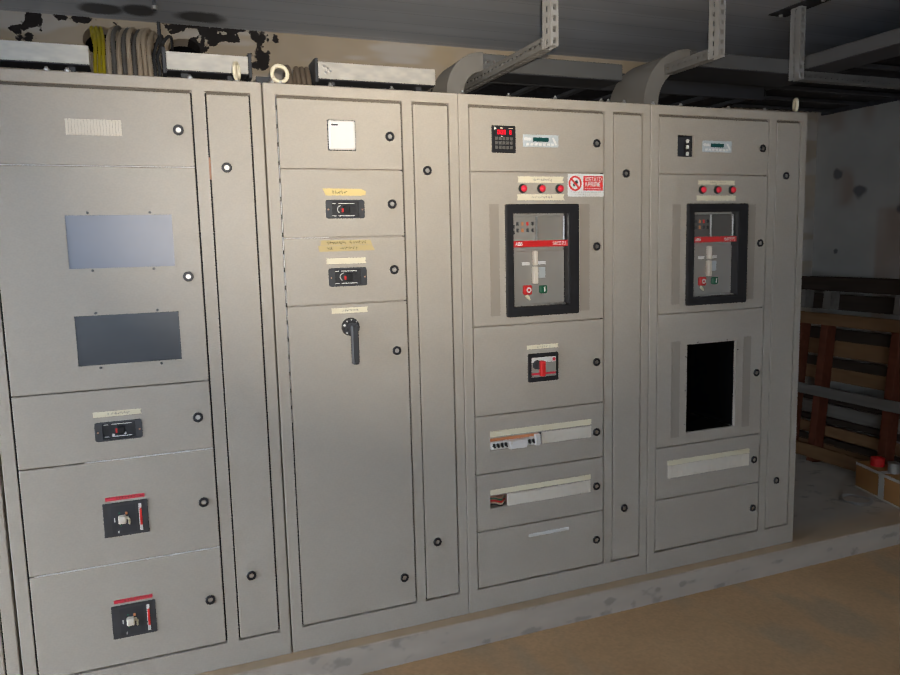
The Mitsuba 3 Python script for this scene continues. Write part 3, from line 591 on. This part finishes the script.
# ------------------------------------------------------------------ perforated hangers
def strut_along(p0, p1, w=.040, w2=.040, th=.003, pitch=.034):
    """perforated channel from p0 to p1 (axis aligned): three sides, slots in each"""
    p0, p1 = np.array(p0, float), np.array(p1, float); ax = int(np.argmax(np.abs(p1-p0)))
    L = abs(p1-p0)[ax]; o1, o2 = [i for i in range(3) if i != ax]
    m = m3.Manifold.cube([L, w, w2]) - m3.Manifold.cube([L+.02, w-2*th, w2-th+.001]).translate([-.01, th, th])
    n = int(L/pitch)
    for i in range(n):
        c = (i+.5)*L/n
        m = m - m3.Manifold.cube([.019, .013, .05]).translate([c-.0095, w/2-.0065, -.02])
        m = m - m3.Manifold.cube([.019, w+.02, .013]).translate([c-.0095, -.01, w2/2-.0065])
    return m, ax
def channel(p0, p1, w=.040, w2=.040):
    m, ax = strut_along(p0, p1, w, w2); lo = np.minimum(p0, p1)
    k = tm(m); v = np.array(k.vertices)
    if ax == 2:   # upright: web faces -y, flanges +-x
        q = np.c_[v[:, 1], v[:, 2], v[:, 0]]; 
    elif ax == 1:  # along y: web faces down
        q = np.c_[v[:, 1], v[:, 0], v[:, 2]]
    else:
        q = np.c_[v[:, 0], v[:, 1], v[:, 2]]
    k.vertices = q + lo
    if ax == 1: k.faces = np.array(k.faces)[:, ::-1]
    return k
def hanger(x, y, z0, arm, label, plate=True):
    k = thing('strut_hanger', label, 'strut hanger')
    obj('upright', channel((x, y, z0), (x, y, ZC-.004), .030, .058), 'm_strut', k)
    obj('ceiling_plate', bx(x-.03, x+.07, y-.12, y+.16, ZC-.006, ZC-.0005, .001), 'm_ladder', k)
    obj('arm', channel(*arm), 'm_strut_dark', k, label='perforated horizontal arm')
    obj('plate_bolt', cat(cyl_z(x+.02, y-.10, .009, ZC-.016, ZC-.005, 6), cyl_z(x+.02, y+.135, .009, ZC-.016, ZC-.005, 6)), 'm_steel', k)
hanger(.926, -.275, 2.116, ((.924, -.216, 2.116), (.924, .60, 2.116)), 'perforated steel hanger whose arm runs back under the first duct bend')
hanger(1.700, -.205, 2.150, ((1.697, -.146, 2.150), (1.697, .116, 2.150)), 'perforated steel hanger in front of the larger duct bend')
hanger(2.385, .055, 2.160, ((2.416, .070, 2.160), (3.69, .070, 2.160)), 'perforated steel hanger furthest right, its arm running to the right wall')

# ------------------------------------------------------------------ ladders with black cables
k = thing('cable_ladder', 'dark cable ladder along the back above the right-hand cabinets', 'cable ladder')
for y in (.50, 1.07): obj('rail', bx(1.0, 2.62, y, y+.02, 2.16, 2.24), 'm_ladder', k)
for i in range(7): obj('rung', bx(1.06+i*.245, 1.09+i*.245, .519, 1.071, 2.165, 2.180), 'm_ladder', k)
for i in range(12):
    y = .545+i*.0453; r = .0218
    P = [(x, y+.002*math.sin(x*3+i), 2.1815+r) for x in np.linspace(.97, 2.66, 14)]
    single('black_cable', tube(P, r, 14), 'm_cable_black', 'thick black cable lying lengthwise on the ladder above the right-hand cabinets', 'cable', 'black cables along the back ladder', True)
k = thing('cable_ladder', 'dark cable ladder beneath the ceiling along the right wall', 'cable ladder')
for x in (2.68, 3.685): obj('rail', bx(x, x+.02, -1.8, 1.10, 2.222, 2.30), 'm_ladder', k)
for i in range(12): obj('rung', bx(2.699, 3.686, -1.70+i*.245, -1.67+i*.245, 2.226, 2.241), 'm_ladder', k)
for i in range(20):
    x = 2.728+i*.0489; r = .0235
    P = [(x+.002*math.sin(y*3+i), y, 2.2425+r) for y in np.linspace(-1.9, 1.12, 16)]
    single('black_cable', tube(P, r, 14), 'm_cable_black', 'thick black cable running along the ladder beside the right wall', 'cable', 'black cables along the right-wall ladder', True)
# added black cables on the cabinet tops stand for the shadow under the trunking
for i in range(5):
    y = .46+i*.045
    P = [(x, y+.001*math.sin(x*4+i), 2.0225+.0) for x in np.linspace(-1.6, .72, 18)]
    if i == 0: P = [(x, y, 2.022) for x in np.linspace(-1.6, .72, 18)]
    single('black_cable', tube(P, .021, 12), 'm_cable_black', 'black cable added on the cabinet tops as the shadow under the galvanized trunking', 'cable', 'black cables added behind the trunking', True)

# ------------------------------------------------------------------ pallet leaning against the right wall
k = thing('wooden_pallet', 'wooden pallet standing on edge and leaning against the right wall', 'pallet')
LEAN = math.atan2(.115, 1.2)
def lean(m):
    m = tm(m); v = np.array(m.vertices); c, s_ = math.cos(LEAN), math.sin(LEAN)
    m.vertices = np.c_[3.455+v[:, 0]*c+v[:, 2]*s_, v[:, 1], .012+v[:, 2]*c-v[:, 0]*s_]
    return m
for y in (-.12, .385, .875, 1.072):
    obj('stringer', lean(bx(.022, .10, y, y+.055, 0, .93, .003)), 'm_wood_red', k)
    obj('block', lean(bx(.022, .10, y, y+.06, .985, 1.10, .003)), 'm_wood_grey', k)
for z, w, mt in ((.885, .075, 'm_wood'), (.43, .065, 'm_wood_grey'), (.03, .08, 'm_wood')):
    obj('front_board', lean(bx(0, .021, -.20, 1.13, z, z+w, .002)), mt, k)
for z, w, mt in ((.985, .10, 'm_wood_dark'), (1.105, .09, 'm_wood_dark'), (.69, .10, 'm_wood'), (.53, .085, 'm_wood'), (.30, .08, 'm_wood_grey'), (.17, .07, 'm_wood'), (.05, .08, 'm_wood')):
    obj('back_board', lean(bx(.101, .122, -.20, 1.13, z, z+w, .002)), mt, k)
for z, w in ((.615, .06), (.385, .075), (.79, .075), (.255, .04), (.115, .045)): obj('back_board', lean(bx(.101, .122, -.20, 1.13, z, z+w, .002)), 'm_wood_dark', k)
obj('top_rail', lean(bx(.022, .10, -.20, 1.13, 1.102, 1.19, .003)), 'm_wood_dark', k)

# carton and wire on the plinth
ang = math.atan2(-.365, -.108)
def crate(m):
    m = tm(m); v = np.array(m.vertices); d = np.array([math.cos(ang), math.sin(ang)]); q = np.array([-d[1], d[0]])  # q: away from the wall side
    q = q if q[0] > 0 else -q
    xy = np.array([3.325, .438]) + v[:, :1]*d + v[:, 1:2]*q
    m.vertices = np.c_[xy, v[:, 2]]
    if np.linalg.det(np.array([[d[0], q[0]], [d[1], q[1]]])) < 0: m.faces = np.array(m.faces)[:, ::-1]
    return m
k = thing('cardboard_box', 'brown cardboard box with pale packing tape on the plinth in front of the pallet', 'box')
obj('body', crate(bx(0, .62, 0, .125, 0.0, .155, .003)), 'm_carton', k)
obj('packing_tape', crate(cat(bx(.20, .245, -.0012, 0, .002, .155), bx(.20, .245, -.001, .126, .155, .1562), bx(0, .62, -.0010, 0, .138, .154), bx(0, .62, -.0010, 0, .002, .013))), 'm_packing_tape', k, label='pale packing tape')
k = single('red_tape_roll', crate(cat(trimesh.creation.annulus(.020, .036, .045, sections=28).apply_translation([.10, .06, .1795]))), 'm_red', 'small red roll lying on the cardboard box', 'tape roll', smooth=40)
single('metal_tin', crate(cat(cyl_z(.235, .06, .03, .1565, .205, 24), cyl_z(.235, .06, .0315, .20, .212, 24))), 'm_steel', 'small shiny metal tin on the cardboard box', 'tin', smooth=40)
P = []
for i in range(90):
    a = i*.21; P.append((3.13+(.075+.012*math.sin(i*.37))*math.cos(a), .27+(.075+.012*math.cos(i*.29))*math.sin(a), .006+.0022*(i*.21/6.28)))
single('wire_coil', tube(P, .003, 6), 'm_steel', 'loose coil of shiny wire on the plinth in front of the cardboard box', 'wire', smooth=40)
